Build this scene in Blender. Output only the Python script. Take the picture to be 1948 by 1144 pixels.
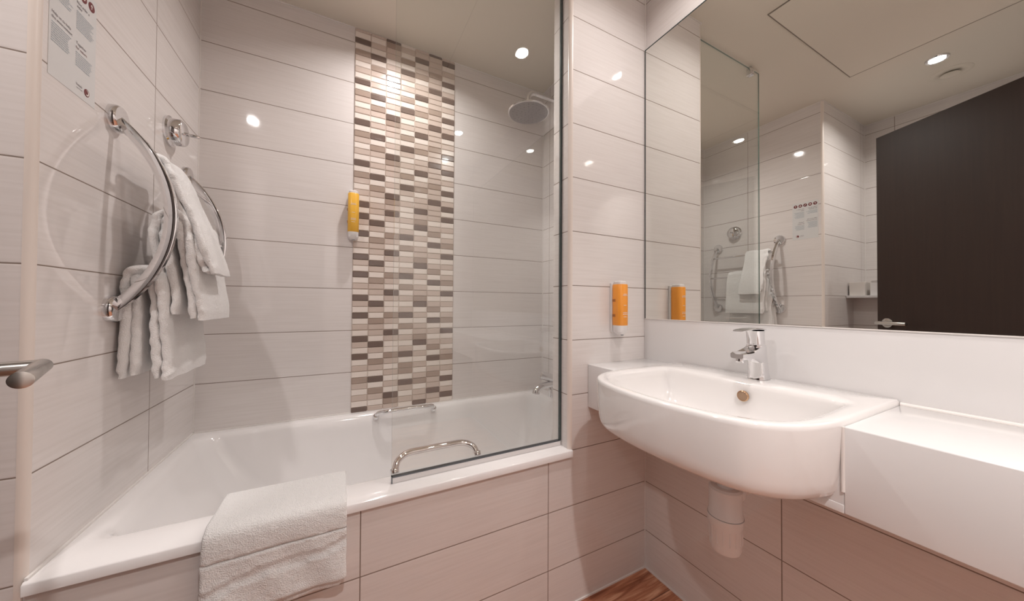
import bpy, bmesh, math, random
from mathutils import Vector, Matrix, noise
random.seed(7)
S = bpy.context.scene
COL = S.collection
for o in list(bpy.data.objects): bpy.data.objects.remove(o)
pi = math.pi
# ------------------------------------------------------------------ room sizes (metres)
XL = -1.6521      # tiled end wall of the bath (towel rail wall)
XF = -2.3227      # far wall of the toilet recess
YB = 0.7941       # long wall behind the bath
NX = -0.3905      # end of the short wall beside the basin
H = 2.4264        # ceiling
P0 = 0.1544       # first tile joint above the floor
RIM = 0.558       # bath rim
YF = -1.95        # wall behind the camera
# ------------------------------------------------------------------ camera
cam_d = bpy.data.cameras.new('camera'); cam = bpy.data.objects.new('camera', cam_d); COL.objects.link(cam)
cx, cy, cz, yaw, pit, rol, fpx = -1.1286, -.9743, 1.0824, .4759, .013, .0059, 629.14
F = Vector((math.sin(yaw)*math.cos(pit), math.cos(yaw)*math.cos(pit), math.sin(pit)))
R = F.cross(Vector((0, 0, 1))).normalized(); U = R.cross(F)
R2 = R*math.cos(rol)+U*math.sin(rol); U2 = -R*math.sin(rol)+U*math.cos(rol)
M = Matrix((R2, U2, -F)).transposed().to_4x4(); M.translation = Vector((cx, cy, cz))
cam.matrix_world = M
cam_d.sensor_fit = 'HORIZONTAL'; cam_d.sensor_width = 36; cam_d.lens = 36*fpx/1948; cam_d.clip_start = .01
S.camera = cam
# ------------------------------------------------------------------ world, exposure
w = bpy.data.worlds.new('world'); S.world = w; w.use_nodes = True
w.node_tree.nodes['Background'].inputs[0].default_value = (.9, .85, .8, 1)
w.node_tree.nodes['Background'].inputs[1].default_value = .02
S.view_settings.view_transform = 'Standard'; S.view_settings.look = 'None'
S.view_settings.gamma = 1; S.view_settings.use_curve_mapping = False
S.view_settings.exposure = 0.70
LAMPS = [  # x, y, watts, beam angle, label
    (-.29, -.45, 2.4, 150, 'recessed chrome ceiling downlight over the front edge of the basin'),
    (-.87, .44, 3.7, 150, 'recessed chrome ceiling downlight over the middle of the bath'),
    (-1.73, -.45, 3.8, 150, 'recessed chrome ceiling downlight beside the round vent, seen in the mirror'),
    (-.33, -1.4, .6, 130, 'recessed chrome ceiling downlight behind the camera, past the basin counter'),
    (-.95, -1.45, 7.6, 112, 'added fill downlight behind the camera, nearest the door hinge'),  # added unseen lamp, fills the bath panel and the floor bounce
]
LCOL = (1, .945, .925)
for x, y, p, ang, _ in LAMPS:
    ld = bpy.data.lights.new('downlight_beam', 'AREA'); ld.shape = 'DISK'; ld.size = .06
    ld.energy = p; ld.color = LCOL; ld.spread = math.radians(ang)
    lo = bpy.data.objects.new('downlight_beam', ld); COL.objects.link(lo); lo.location = (x, y, H-.006)

# ------------------------------------------------------------------ materials
def newmat(name):
    m = bpy.data.materials.new(name); m.use_nodes = True
    nt = m.node_tree; return m, nt, nt.nodes['Principled BSDF'], nt.nodes, nt.links
def pm(name, col, rough=.5, metal=0, spec=.5, coat=0, bump=None, sheen=0, sss=0):
    m, nt, b, N, L = newmat(name)
    b.inputs['Base Color'].default_value = (*col, 1); b.inputs['Roughness'].default_value = rough
    b.inputs['Metallic'].default_value = metal; b.inputs['Specular IOR Level'].default_value = spec
    b.inputs['Coat Weight'].default_value = coat; b.inputs['Coat Roughness'].default_value = .04
    b.inputs['Sheen Weight'].default_value = sheen
    tc = N.new('ShaderNodeTexCoord')
    nz = N.new('ShaderNodeTexNoise'); nz.inputs['Scale'].default_value = bump[0] if bump else 60
    nz.inputs['Detail'].default_value = 4
    L.new(tc.outputs['Object'], nz.inputs['Vector'])
    bp = N.new('ShaderNodeBump'); bp.inputs['Strength'].default_value = bump[1] if bump else .015
    bp.inputs['Distance'].default_value = bump[2] if bump else .0008
    L.new(nz.outputs[0], bp.inputs['Height']); L.new(bp.outputs[0], b.inputs['Normal'])
    return m
def math_(N, L, op, a, b=None, c=None):
    n = N.new('ShaderNodeMath'); n.operation = op
    for i, v in enumerate((a, b, c)):
        if v is None: continue
        if isinstance(v, (int, float)): n.inputs[i].default_value = v
        else: L.new(v, n.inputs[i])
    return n.outputs[0]
TILE = (.81, .765, .745); TILE2 = (.76, .712, .688); GROUT = (.27, .21, .175)
def tile_mat(name, axis, off, pitch, zoff=P0, zp=.2, cA=TILE, cB=TILE2, rough=.05):
    """satin-glazed tiles with faint horizontal streaks; joints at off+n*pitch along axis and zoff+n*zp in height"""
    m, nt, b, N, L = newmat(name)
    tc = N.new('ShaderNodeTexCoord'); sx = N.new('ShaderNodeSeparateXYZ'); L.new(tc.outputs['Object'], sx.inputs[0])
    u = sx.outputs['XYZ'.index(axis)]; z = sx.outputs[2]
    def joint(c, o, p):
        s = math_(N, L, 'DIVIDE', math_(N, L, 'SUBTRACT', c, o), p)
        fl = math_(N, L, 'ROUND', s); d = math_(N, L, 'MULTIPLY', math_(N, L, 'ABSOLUTE', math_(N, L, 'SUBTRACT', s, fl)), p)
        return d, math_(N, L, 'FLOOR', s)
    du, iu = joint(u, off, pitch); dz, iz = joint(z, zoff, zp)
    d = math_(N, L, 'MINIMUM', du, dz)
    mask = math_(N, L, 'LESS_THAN', d, .0014)
    # streaks
    mp = N.new('ShaderNodeMapping'); L.new(tc.outputs['Object'], mp.inputs[0])
    mp.inputs['Scale'].default_value = (5, 5, 150)
    nz = N.new('ShaderNodeTexNoise'); nz.inputs['Scale'].default_value = 1.0; nz.inputs['Detail'].default_value = 3
    L.new(mp.outputs[0], nz.inputs['Vector'])
    cmb = N.new('ShaderNodeCombineXYZ'); L.new(iu, cmb.inputs[0]); L.new(iz, cmb.inputs[1])
    wn = N.new('ShaderNodeTexWhiteNoise'); L.new(cmb.outputs[0], wn.inputs[0])
    f = math_(N, L, 'ADD', math_(N, L, 'POWER', math_(N, L, 'MULTIPLY', nz.outputs[0], 1.6), 2.2), math_(N, L, 'MULTIPLY', wn.outputs[0], .12))
    f = math_(N, L, 'SUBTRACT', f, .22)
    mx = N.new('ShaderNodeMix'); mx.data_type = 'RGBA'; mx.clamp_factor = True
    L.new(f, mx.inputs['Factor']); mx.inputs['A'].default_value = (*cA, 1); mx.inputs['B'].default_value = (*cB, 1)
    m2 = N.new('ShaderNodeMix'); m2.data_type = 'RGBA'; L.new(mask, m2.inputs['Factor'])
    L.new(mx.outputs['Result'], m2.inputs['A']); m2.inputs['B'].default_value = (*GROUT, 1)
    L.new(m2.outputs['Result'], b.inputs['Base Color'])
    ro = math_(N, L, 'ADD', math_(N, L, 'MULTIPLY', mask, .6), rough); L.new(ro, b.inputs['Roughness'])
    b.inputs['Specular IOR Level'].default_value = .6
    # cushion edge + faint relief
    e = math_(N, L, 'MINIMUM', math_(N, L, 'DIVIDE', d, .0035), 1)
    e = math_(N, L, 'POWER', e, .5)
    n2 = N.new('ShaderNodeTexNoise'); n2.inputs['Scale'].default_value = 6; L.new(tc.outputs['Object'], n2.inputs['Vector'])
    hh = math_(N, L, 'ADD', math_(N, L, 'MULTIPLY', e, .0012), math_(N, L, 'MULTIPLY', n2.outputs[0], .0012))
    hh = math_(N, L, 'ADD', hh, math_(N, L, 'MULTIPLY', nz.outputs[0], .00004))
    bp = N.new('ShaderNodeBump'); bp.inputs['Distance'].default_value = 1; bp.inputs['Strength'].default_value = .6
    L.new(hh, bp.inputs['Height']); L.new(bp.outputs[0], b.inputs['Normal'])
    return m
T_front = tile_mat('tile_panel', 'X', -.479, .5978)
T_back = tile_mat('tile_back', 'X', .0, 2.5)
T_recess = tile_mat('tile_recess', 'X', -2.25, .6)
T_right = tile_mat('tile_right', 'Y', -.48, .6)
T_left = tile_mat('tile_left', 'Y', .448, .6)
T_box = tile_mat('tile_boxing', 'Y', -.35, .6)
WHITE = pm('white_ceiling_paint', (.745, .69, .60), .75)
CAULK = pm('white_sealant', (.83, .79, .76), .4)
TRIM = pm('cream_trim', (.80, .72, .66), .3)
SOLID = pm('white_solid_surface', (.80, .785, .78), .16, coat=.3)
CERAM = pm('white_ceramic', (.86, .835, .82), .07, coat=.6)
ACRYL = pm('white_bath_enamel', (.90, .875, .865), .10, coat=.5)
CHROME = pm('chrome', (.80, .80, .81), .05, 1)
SATIN = pm('satin_steel', (.62, .60, .57), .25, 1)
PLAST = pm('white_plastic', (.82, .79, .78), .3)
GREY = pm('grey_plastic', (.30, .30, .31), .4)
DARK = pm('dark_gap', (.02, .018, .016), .6)
SEAL = pm('dark_glass_edge', (.05, .07, .07), .15)
ORANGE = pm('orange_plastic', (.95, .36, .045), .28)
YELLOW = pm('yellow_plastic', (.90, .50, .06), .3)
PAPER = pm('white_paper', (.80, .75, .71), .7)
RED = pm('dark_red_ink', (.16, .018, .022), .4)
INK = pm('grey_ink', (.09, .06, .075), .5)
BINK = pm('pale_blue_ink', (.36, .42, .47), .5)
def towel_mat():
    m, nt, b, N, L = newmat('white_terry')
    b.inputs['Roughness'].default_value = .95; b.inputs['Sheen Weight'].default_value = .5
    b.inputs['Sheen Roughness'].default_value = .5; b.inputs['Specular IOR Level'].default_value = .15
    tc = N.new('ShaderNodeTexCoord')
    n1 = N.new('ShaderNodeTexNoise'); n1.inputs['Scale'].default_value = 420; n1.inputs['Detail'].default_value = 2
    n2 = N.new('ShaderNodeTexNoise'); n2.inputs['Scale'].default_value = 60; n2.inputs['Detail'].default_value = 5
    for n in (n1, n2): L.new(tc.outputs['Object'], n.inputs['Vector'])
    h = math_(N, L, 'ADD', math_(N, L, 'MULTIPLY', n1.outputs[0], .0035), math_(N, L, 'MULTIPLY', n2.outputs[0], .004))
    bp = N.new('ShaderNodeBump'); bp.inputs['Distance'].default_value = 1; bp.inputs['Strength'].default_value = .8
    L.new(h, bp.inputs['Height']); L.new(bp.outputs[0], b.inputs['Normal'])
    mx = N.new('ShaderNodeMix'); mx.data_type = 'RGBA'; L.new(n1.outputs[0], mx.inputs['Factor'])
    mx.inputs['A'].default_value = (.84, .82, .80, 1); mx.inputs['B'].default_value = (.96, .95, .94, 1)
    L.new(mx.outputs['Result'], b.inputs['Base Color'])
    return m
TERRY = towel_mat()
def wood_floor():
    m, nt, b, N, L = newmat('red_brown_wood_vinyl')
    tc = N.new('ShaderNodeTexCoord'); mp = N.new('ShaderNodeMapping'); mp.inputs['Scale'].default_value = (3, 34, 1)
    L.new(tc.outputs['Object'], mp.inputs[0])
    n1 = N.new('ShaderNodeTexNoise'); n1.inputs['Scale'].default_value = 1.6; n1.inputs['Detail'].default_value = 8; n1.inputs['Distortion'].default_value = .8
    L.new(mp.outputs[0], n1.inputs['Vector'])
    cr = N.new('ShaderNodeValToRGB'); L.new(n1.outputs[0], cr.inputs[0])
    e = cr.color_ramp.elements; e[0].position = .32; e[0].color = (.24, .07, .03, 1); e[1].position = .68; e[1].color = (.82, .48, .30, 1)
    q = cr.color_ramp.elements.new(.5); q.color = (.54, .22, .12, 1)
    sx = N.new('ShaderNodeSeparateXYZ'); L.new(tc.outputs['Object'], sx.inputs[0])
    s = math_(N, L, 'DIVIDE', sx.outputs[1], .12)
    d = math_(N, L, 'ABSOLUTE', math_(N, L, 'SUBTRACT', s, math_(N, L, 'ROUND', s)))
    k = math_(N, L, 'LESS_THAN', d, .008)
    mx = N.new('ShaderNodeMix'); mx.data_type = 'RGBA'; L.new(k, mx.inputs['Factor']); L.new(cr.outputs[0], mx.inputs['A'])
    mx.inputs['B'].default_value = (.02, .006, .004, 1); L.new(mx.outputs['Result'], b.inputs['Base Color'])
    b.inputs['Roughness'].default_value = .38
    bp = N.new('ShaderNodeBump'); bp.inputs['Strength'].default_value = .15; bp.inputs['Distance'].default_value = .002
    L.new(n1.outputs[0], bp.inputs['Height']); L.new(bp.outputs[0], b.inputs['Normal'])
    return m
WOOD = wood_floor()
def door_mat():
    m, nt, b, N, L = newmat('dark_wenge_veneer')
    tc = N.new('ShaderNodeTexCoord'); mp = N.new('ShaderNodeMapping'); mp.inputs['Scale'].default_value = (60, 60, 2)
    L.new(tc.outputs['Object'], mp.inputs[0]); n1 = N.new('ShaderNodeTexNoise'); n1.inputs['Scale'].default_value = 1.5; n1.inputs['Detail'].default_value = 6
    L.new(mp.outputs[0], n1.inputs['Vector']); mx = N.new('ShaderNodeMix'); mx.data_type = 'RGBA'; L.new(n1.outputs[0], mx.inputs['Factor'])
    mx.inputs['A'].default_value = (.022, .011, .008, 1); mx.inputs['B'].default_value = (.04, .021, .015, 1)
    L.new(mx.outputs['Result'], b.inputs['Base Color']); b.inputs['Roughness'].default_value = .42
    return m
WENGE = door_mat()
def glass_mat():
    m = bpy.data.materials.new('clear_glass'); m.use_nodes = True; nt = m.node_tree; N = nt.nodes; L = nt.links
    N.clear(); out = N.new('ShaderNodeOutputMaterial'); mix = N.new('ShaderNodeMixShader')
    tr = N.new('ShaderNodeBsdfTransparent'); tr.inputs[0].default_value = (.972, .985, .978, 1)
    gl = N.new('ShaderNodeBsdfGlossy'); gl.inputs['Roughness'].default_value = 0.0; gl.inputs[0].default_value = (1, 1, 1, 1)
    lw = N.new('ShaderNodeLayerWeight'); lw.inputs['Blend'].default_value = .5
    f5 = math_(N, L, 'MULTIPLY_ADD', math_(N, L, 'POWER', lw.outputs['Facing'], 4.2), .94, .055)
    L.new(f5, mix.inputs[0]); L.new(tr.outputs[0], mix.inputs[1]); L.new(gl.outputs[0], mix.inputs[2]); L.new(mix.outputs[0], out.inputs[0])
    return m
GLASS = glass_mat()
GEDGE = pm('green_glass_edge', (.10, .17, .145), .15, coat=.5)
def mirror_mat():
    m, nt, b, N, L = newmat('mirror_silver')
    b.inputs['Base Color'].default_value = (.86, .87, .84, 1); b.inputs['Metallic'].default_value = 1; b.inputs['Roughness'].default_value = 0
    return m
MIRROR = mirror_mat()
def emis(name, col, s):
    m, nt, b, N, L = newmat(name); b.inputs['Emission Color'].default_value = (*col, 1); b.inputs['Emission Strength'].default_value = s
    return m
LAMP = emis('lamp_glow', (1, .93, .86), 12)
MOS = {'D': pm('mosaic_dark', (.17, .12, .10), .16, coat=.3, bump=(200, .3, .0006)), 'M': pm('mosaic_taupe', (.41, .315, .26), .16, coat=.3, bump=(200, .3, .0006)),
       'T': pm('mosaic_beige', (.63, .52, .455), .16, coat=.3, bump=(200, .3, .0006)), 'L': pm('mosaic_cream', (.85, .765, .70), .16, coat=.3, bump=(200, .3, .0006)),
       'G': pm('mosaic_joint', (.52, .43, .36), .5)}

# ------------------------------------------------------------------ mesh helpers
def obj(name, bm, mats, parent=None, smooth=False, kind=None):
    me = bpy.data.meshes.new(name); bm.normal_update(); bm.to_mesh(me); bm.free()
    if not isinstance(mats, (list, tuple)): mats = [mats]
    for m in mats: me.materials.append(m)
    if smooth:
        for p in me.polygons: p.use_smooth = True
        try: me.set_sharp_from_angle(angle=math.radians(smooth if smooth is not True else 40))
        except Exception: pass
    o = bpy.data.objects.new(name, me); COL.objects.link(o)
    if parent: o.parent = parent
    if kind: o['kind'] = kind
    return o
def place(o, loc):
    """give a world-space mesh its own origin without moving it"""
    v = Vector(loc); o.data.transform(Matrix.Translation(-v)); o.location = v; return o
def thing(name, label, cat, loc=(0, 0, 0), group=None):
    o = bpy.data.objects.new(name, None); o.empty_display_size = .05; COL.objects.link(o); o.location = loc
    o['label'] = label; o['category'] = cat
    if group: o['group'] = group
    return o
def tag(o, label, cat, group=None):
    o['label'] = label; o['category'] = cat
    if group: o['group'] = group
    return o
def part(name, bm, mats, root, smooth=False, label=None):
    """mesh given in world coordinates, child of root"""
    o = obj(name, bm, mats, None, smooth); base = root.location
    if root.parent: base = base + root.parent.location
    o.data.transform(Matrix.Translation(-base)); o.parent = root
    if label: o['label'] = label
    return o
def subpart(name, bm, mats, root, smooth=False, label=None):
    """child of a mesh part (parts sit at their thing's origin)"""
    o = obj(name, bm, mats, None, smooth); o.data.transform(Matrix.Translation(-root.parent.location)); o.parent = root
    if label: o['label'] = label
    return o
def box(bm, x0, x1, y0, y1, z0, z1, bev=0, mat=0):
    vs = [bm.verts.new((x, y, z)) for x in (x0, x1) for y in (y0, y1) for z in (z0, z1)]
    fs = [(0, 1, 3, 2), (4, 6, 7, 5), (0, 4, 5, 1), (2, 3, 7, 6), (0, 2, 6, 4), (1, 5, 7, 3)]
    F_ = [bm.faces.new([vs[i] for i in f]) for f in fs]
    for f in F_: f.material_index = mat
    bmesh.ops.recalc_face_normals(bm, faces=F_)
    if bev:
        ed = set(e for f in F_ for e in f.edges)
        bmesh.ops.bevel(bm, geom=list(ed), offset=bev, segments=3, affect='EDGES', profile=.5)
    return bm
def bmbox(*a, **k): return box(bmesh.new(), *a, **k)
def loft(bm, rings, closed=True, caps=(True, True), mat=0):
    V = [[bm.verts.new(p) for p in r] for r in rings]; n = len(V[0]); fs = []
    for a, b in zip(V[:-1], V[1:]):
        for i in range(n if closed else n-1):
            j = (i+1) % n; f = bm.faces.new((a[i], a[j], b[j], b[i])); f.material_index = mat; fs.append(f)
    if caps[0]: fs.append(bm.faces.new(list(reversed(V[0])))); fs[-1].material_index = mat
    if caps[1]: fs.append(bm.faces.new(V[-1])); fs[-1].material_index = mat
    bmesh.ops.recalc_face_normals(bm, faces=fs)
    return bm
def frame(d):
    d = Vector(d).normalized(); a = Vector((0, 0, 1)) if abs(d.z) < .9 else Vector((1, 0, 0))
    u = d.cross(a).normalized(); return u, u.cross(d).normalized()
def cyl(bm, a, b, r, r2=None, n=32, mat=0, bev=0):
    a = Vector(a); b = Vector(b); r2 = r if r2 is None else r2; u, v = frame(b-a); d = (b-a).normalized()
    st = [(a, r), (b, r2)]
    if bev: st = [(a, r-bev), (a+d*bev*.3, r-bev*.3), (a+d*bev, r), (b-d*bev, r2), (b-d*bev*.3, r2-bev*.3), (b, r2-bev)]
    rings = [[c+u*math.cos(2*pi*i/n)*q+v*math.sin(2*pi*i/n)*q for i in range(n)] for c, q in st]
    return loft(bm, rings, mat=mat)
def tube(bm, pts, r, n=16, mat=0):
    pts = [Vector(p) for p in pts]; rings = []; u = None
    for i, p in enumerate(pts):
        d = (pts[min(i+1, len(pts)-1)]-pts[max(i-1, 0)]).normalized()
        if u is None: u, _ = frame(d)
        u = (u-d*u.dot(d)).normalized(); v = d.cross(u)
        q = r[i] if isinstance(r, (list, tuple)) else r
        rings.append([p+u*math.cos(2*pi*k/n)*q+v*math.sin(2*pi*k/n)*q for k in range(n)])
    return loft(bm, rings, mat=mat)
def smooth_path(pts, k=8):
    """Catmull-Rom"""
    P = [Vector(p) for p in pts]; P = [P[0]*2-P[1]]+P+[P[-1]*2-P[-2]]; out = []
    for i in range(1, len(P)-2):
        for j in range(k):
            t = j/k; a, b, c, d = P[i-1:i+3]
            out.append(.5*((2*b)+(c-a)*t+(2*a-5*b+4*c-d)*t*t+(3*b-a-3*c+d)*t**3))
    out.append(P[-2]); return out
def lathe(bm, prof, c, axis='Z', n=48, mat=0):
    ax = {'X': Vector((1, 0, 0)), 'Y': Vector((0, 1, 0)), 'Z': Vector((0, 0, 1))}[axis]; u, v = frame(ax); c = Vector(c)
    rings = [[c+ax*h+u*math.cos(2*pi*i/n)*r+v*math.sin(2*pi*i/n)*r for i in range(n)] for r, h in prof]
    return loft(bm, rings, mat=mat)
def rrect(x0, x1, y0, y1, r, z, n=14):
    pts = []
    for (cx_, cy_, a0) in ((x1-r, y1-r, 0), (x0+r, y1-r, pi/2), (x0+r, y0+r, pi), (x1-r, y0+r, 3*pi/2)):
        for i in range(n+1):
            a = a0+pi/2*i/n; pts.append(Vector((cx_+r*math.cos(a), cy_+r*math.sin(a), z)))
    return pts

# ================================================================== THE SETTING
def wall(name, boxes, xm, ym, zm=WHITE):
    """solid wall pieces; faces looking along x get xm, along y ym"""
    bm = bmesh.new()
    for b in boxes: box(bm, *b)
    for f in bm.faces:
        n = f.normal; f.material_index = 0 if abs(n.x) > .5 else (1 if abs(n.y) > .5 else 2)
    return obj(name, bm, [xm, ym, zm], kind='structure')
wall('wall_back', [(-1.75, .1, YB, YB+.1, 0, H)], T_left, T_back)
wall('wall_left', [(-1.75, XL, 0.012, YB, 0, H), (-1.75, XL-.012, 0, .012, 0, H)], T_left, T_recess)
wall('wall_recess', [(-2.4227, -1.75, 0, .1, 0, H)], T_left, T_recess)
wall('wall_far_left', [(XF-.1, XF, -1.03, 0, 0, H)], T_left, T_recess)
wall('wall_right', [(0, .1, YF-.1, YB, 0, H)], T_right, T_front)
wall('wall_nib', [(NX, 0, .012, .1045, RIM+.0005, H), (NX+.012, 0, 0, .012, 0, H)], T_right, T_front)
wall('wall_bath_front', [(XL, NX+.012, 0, .012, 0, RIM-.024)], T_left, T_front)
wall('wall_entry_left', [(XF, -1.40, -1.13, -1.03, 0, H)], T_left, T_recess)
wall('wall_entry_side', [(-1.40, -1.28, YF, -1.03, 0, H)], T_left, T_recess)
wall('wall_front', [(-1.40, .1, YF-.1, YF, 0, H)], T_left, T_recess)
obj('floor', bmbox(XF-.1, .1, YF-.1, YB+.1, -.1, 0), WOOD, kind='structure')
obj('ceiling', bmbox(XF-.1, .1, YF-.1, YB+.1, H, H+.1), WHITE, kind='structure')
# quadrant tile trims on the two outer corners
def quadrant(cx_, cy_, sx, sy, r, z0, z1):
    bm = bmesh.new(); n = 8
    prof = [(cx_, cy_)] + [(cx_+sx*r*math.cos(pi/2*i/n), cy_+sy*r*math.sin(pi/2*i/n)) for i in range(n+1)]
    return loft(bm, [[(x, y, z) for x, y in prof] for z in (z0, z1)])
obj('trim_1', quadrant(NX+.012, .012, -1, -1, .013, RIM, H), TRIM, smooth=True, kind='structure')
obj('trim_2', quadrant(XL-.012, .012, 1, -1, .0125, 0, H), TRIM, smooth=True, kind='structure')
# sealant beads in the inner corners
n_ = 3
def bead(x0, x1, y0, y1, z0, z1):
    global n_
    obj('trim_%d' % n_, bmbox(x0, x1, y0, y1, z0, z1), CAULK, kind='structure'); n_ += 1
s = .0035
bead(XL, XL+s, YB-s, YB, RIM, H); bead(-s, 0, YB-s, YB, RIM, H); bead(-s, 0, -s, 0, 0, H)
bead(XL, 0, YB-s*1.3, YB, H-s*1.3, H); bead(XL, XL+s, 0, YB, H-s, H); bead(-s, 0, YF, YB, H-s, H); bead(NX, 0, -s, 0, H-s, H); bead(NX-s, NX, 0, .1045, H-s, H)
bead(XF, XL, -s, 0, H-s, H); bead(XF, XF+s, -1.03, 0, H-s, H); bead(XF, XF+s, -s, 0, 0, H)
bead(XL, 0, YB-.005, YB, RIM, RIM+.005); bead(XL, XL+.005, .0, YB, RIM, RIM+.005)
bead(XL, 0, -.004, 0, 0, .006); bead(-.004, 0, YF, 0, 0, .006); bead(XF, XL, -.004, 0, 0, .006)

# ---- mosaic strip (one tiled feature, 7 columns of small printed tiles)
A_ = ['LMTLTLD', 'LDLMTLT', 'TLTLDMT', 'MLDTLTL', 'LTMLTTD', 'TMTTDTT', 'TLDLTDL']
B_ = ['LDTLDLT', 'TLDTLMT', 'DTLLMTL', 'LTLTDLM', 'TMDLTLT', 'TLTMLDL', 'DLTLTML']
bm = bmesh.new(); keys = ['D', 'M', 'T', 'L', 'G']
mx0, mx1 = -1.0837, -.584; cw = (mx1-mx0)/7; rh = .2/7
box(bm, mx0, mx1, YB-.0035, YB, RIM, H, mat=4)
for k in range(2, 12):
    pat = B_ if 3 <= k <= 6 else A_
    for r_ in range(7):
        zt = P0+.2*(k+1)-rh*r_; zb = zt-rh; g0, g1 = zb, zt
        if r_ == 0: g1 -= .0008
        if r_ == 6: g0 += .0008
        g0 = max(g0+.0005, RIM+.001); g1 = min(g1-.0005, H-.001)
        if g1-g0 < .002: continue
        for c in range(7):
            x0, x1 = mx0+cw*c+.0006, mx0+cw*(c+1)-.0006; e = .0025; yf, yb = YB-.0068, YB-.0036
            o_ = [(x0, yb, g0), (x1, yb, g0), (x1, yb, g1), (x0, yb, g1)]
            ez = min(e, (g1-g0)*.4)
            i_ = [(x0+e, yf, g0+ez), (x1-e, yf, g0+ez), (x1-e, yf, g1-ez), (x0+e, yf, g1-ez)]
            loft(bm, [o_, i_], caps=(False, True), mat=keys.index(pat[c][r_]))
mosaic = obj('trim_20', bm, [MOS[k] for k in keys], kind='structure')

# ---- ceiling hatch
t = thing('access_panel', 'large flat square access hatch flush in the ceiling, seen in the mirror', 'hatch', (-1.06, -.45, H))
hx0, hx1, hy0, hy1 = -1.504, -.6146, -.80, -.176
bm = bmesh.new()
box(bm, hx0, hx1, hy0, hy1, H-.0035, H)
part('panel', bm, WHITE, t)
bm = bmesh.new()
for a in ((hx0-.004, hx0, hy0-.004, hy1+.004), (hx1, hx1+.004, hy0-.004, hy1+.004), (hx0, hx1, hy0-.004, hy0), (hx0, hx1, hy1, hy1+.004)): box(bm, *a, H-.0042, H)
part('gap', bm, pm('shadow_gap', (.26, .225, .19), .8), t)

# ---- downlights
def downlight(x, y, lab):
    t = thing('ceiling_light', lab, 'ceiling light', (x, y, H), 'recessed ceiling downlights')
    part('bezel', lathe(bmesh.new(), [(.030, -.001), (.036, -.006), (.041, -.006), (.044, -.001), (.044, 0), (.030, 0)], (x, y, H)), CHROME, t, True)
    part('lens', lathe(bmesh.new(), [(.029, -.001), (.029, -.004), (.001, -.0045)], (x, y, H), n=32), LAMP, t, True)
for x, y, p, ang, lab in LAMPS: downlight(x, y, lab)
# ---- round vent
vx, vy = -1.968, -.452
t = thing('ceiling_vent', 'round white extractor vent valve in the ceiling, seen in the mirror', 'vent', (vx, vy, H))
part('collar', lathe(bmesh.new(), [(.052, -.001), (.055, -.003), (.072, -.004), (.082, -.001), (.082, 0), (.052, 0)], (vx, vy, H)), WHITE, t, True)
part('throat', lathe(bmesh.new(), [(.0515, -.0006), (.002, -.0007)], (vx, vy, H)), DARK, t)
part('disc', lathe(bmesh.new(), [(.008, -.001), (.008, -.007), (.033, -.007), (.036, -.010), (.030, -.014), (.001, -.015)], (vx, vy, H)), WHITE, t, True)

# ================================================================== BATH
t = thing('bathtub', 'white built-in bathtub with chrome grips behind a tiled panel', 'bathtub', (-.9, .39, 0))
bm = bmesh.new()
ox0, ox1, oy0, oy1 = XL+.001, -.001, -.010, YB-.001
def R_(i0, i1, j0, j1, r, z): return rrect(ox0+i0, ox1-i1, oy0+j0, oy1-j1, r, z)
f0 = .102
rings = [rrect(ox0, ox1, oy0, oy1, .002, RIM-.023), rrect(ox0, ox1, oy0, oy1, .002, RIM-.003), rrect(ox0, ox1, oy0+.003, oy1, .003, RIM),
         R_(.014, .06, f0, .026, .055, RIM), R_(.022, .068, f0+.008, .034, .060, RIM-.0015), R_(.032, .076, f0+.017, .043, .066, RIM-.007),
         R_(.041, .083, f0+.025, .050, .072, RIM-.018)]
for k in range(1, 15):
    q = k/14; a = math.sin(q*pi/2)
    zz = RIM-.018-(.40)*(q**.9); e = q**3
    rings.append(R_(.041+.20*q+.10*e, .083+.05*q+.08*e, f0+.025+.035*q+.05*e, .050+.035*q+.05*e, .072+.06*q, zz))
rings.append(R_(.43, .25, f0+.15, .18, .12, .135)); rings.append(R_(.6, .45, f0+.25, .28, .03, .134))
loft(bm, rings, caps=(False, True))
for q in (NX+.0105, NX+.0110):   # the rim steps back behind the short wall
    bmesh.ops.bisect_plane(bm, geom=bm.verts[:]+bm.edges[:]+bm.faces[:], plane_co=(q, 0, 0), plane_no=(1, 0, 0))
for v in bm.verts:
    if v.co.x > NX+.0108 and v.co.y < .0135: v.co.y = .0135
tub = part('tub_shell', bm, ACRYL, t, 50)
def grip(y_end, z_end, y_bar, z_bar, name='grip'):
    x0, x1 = -.975, -.700
    pts = smooth_path([(x0, y_end, z_end), (x0+.012, (y_end+y_bar)/2, (z_end+z_bar)/2+.006), (x0+.045, y_bar, z_bar), (x0+.10, y_bar, z_bar+.002), (x1-.10, y_bar, z_bar+.002), (x1-.045, y_bar, z_bar), (x1-.012, (y_end+y_bar)/2, (z_end+z_bar)/2+.006), (x1, y_end, z_end)], 8)
    g = part(name, tube(bmesh.new(), pts, .0105, 20), CHROME, t, True)
    dy = .5 if y_end < .4 else -.5
    for x in (x0, x1):
        bm = bmesh.new(); cyl(bm, (x, y_end-dy*.006, z_end-.008), (x, y_end+dy*.012, z_end+.006), .014, n=24, bev=.002)
        subpart('grip_base', bm, CHROME, g, True)
grip(.117, .560, .150, .594)
grip(.736, .545, .700, .570)

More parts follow.
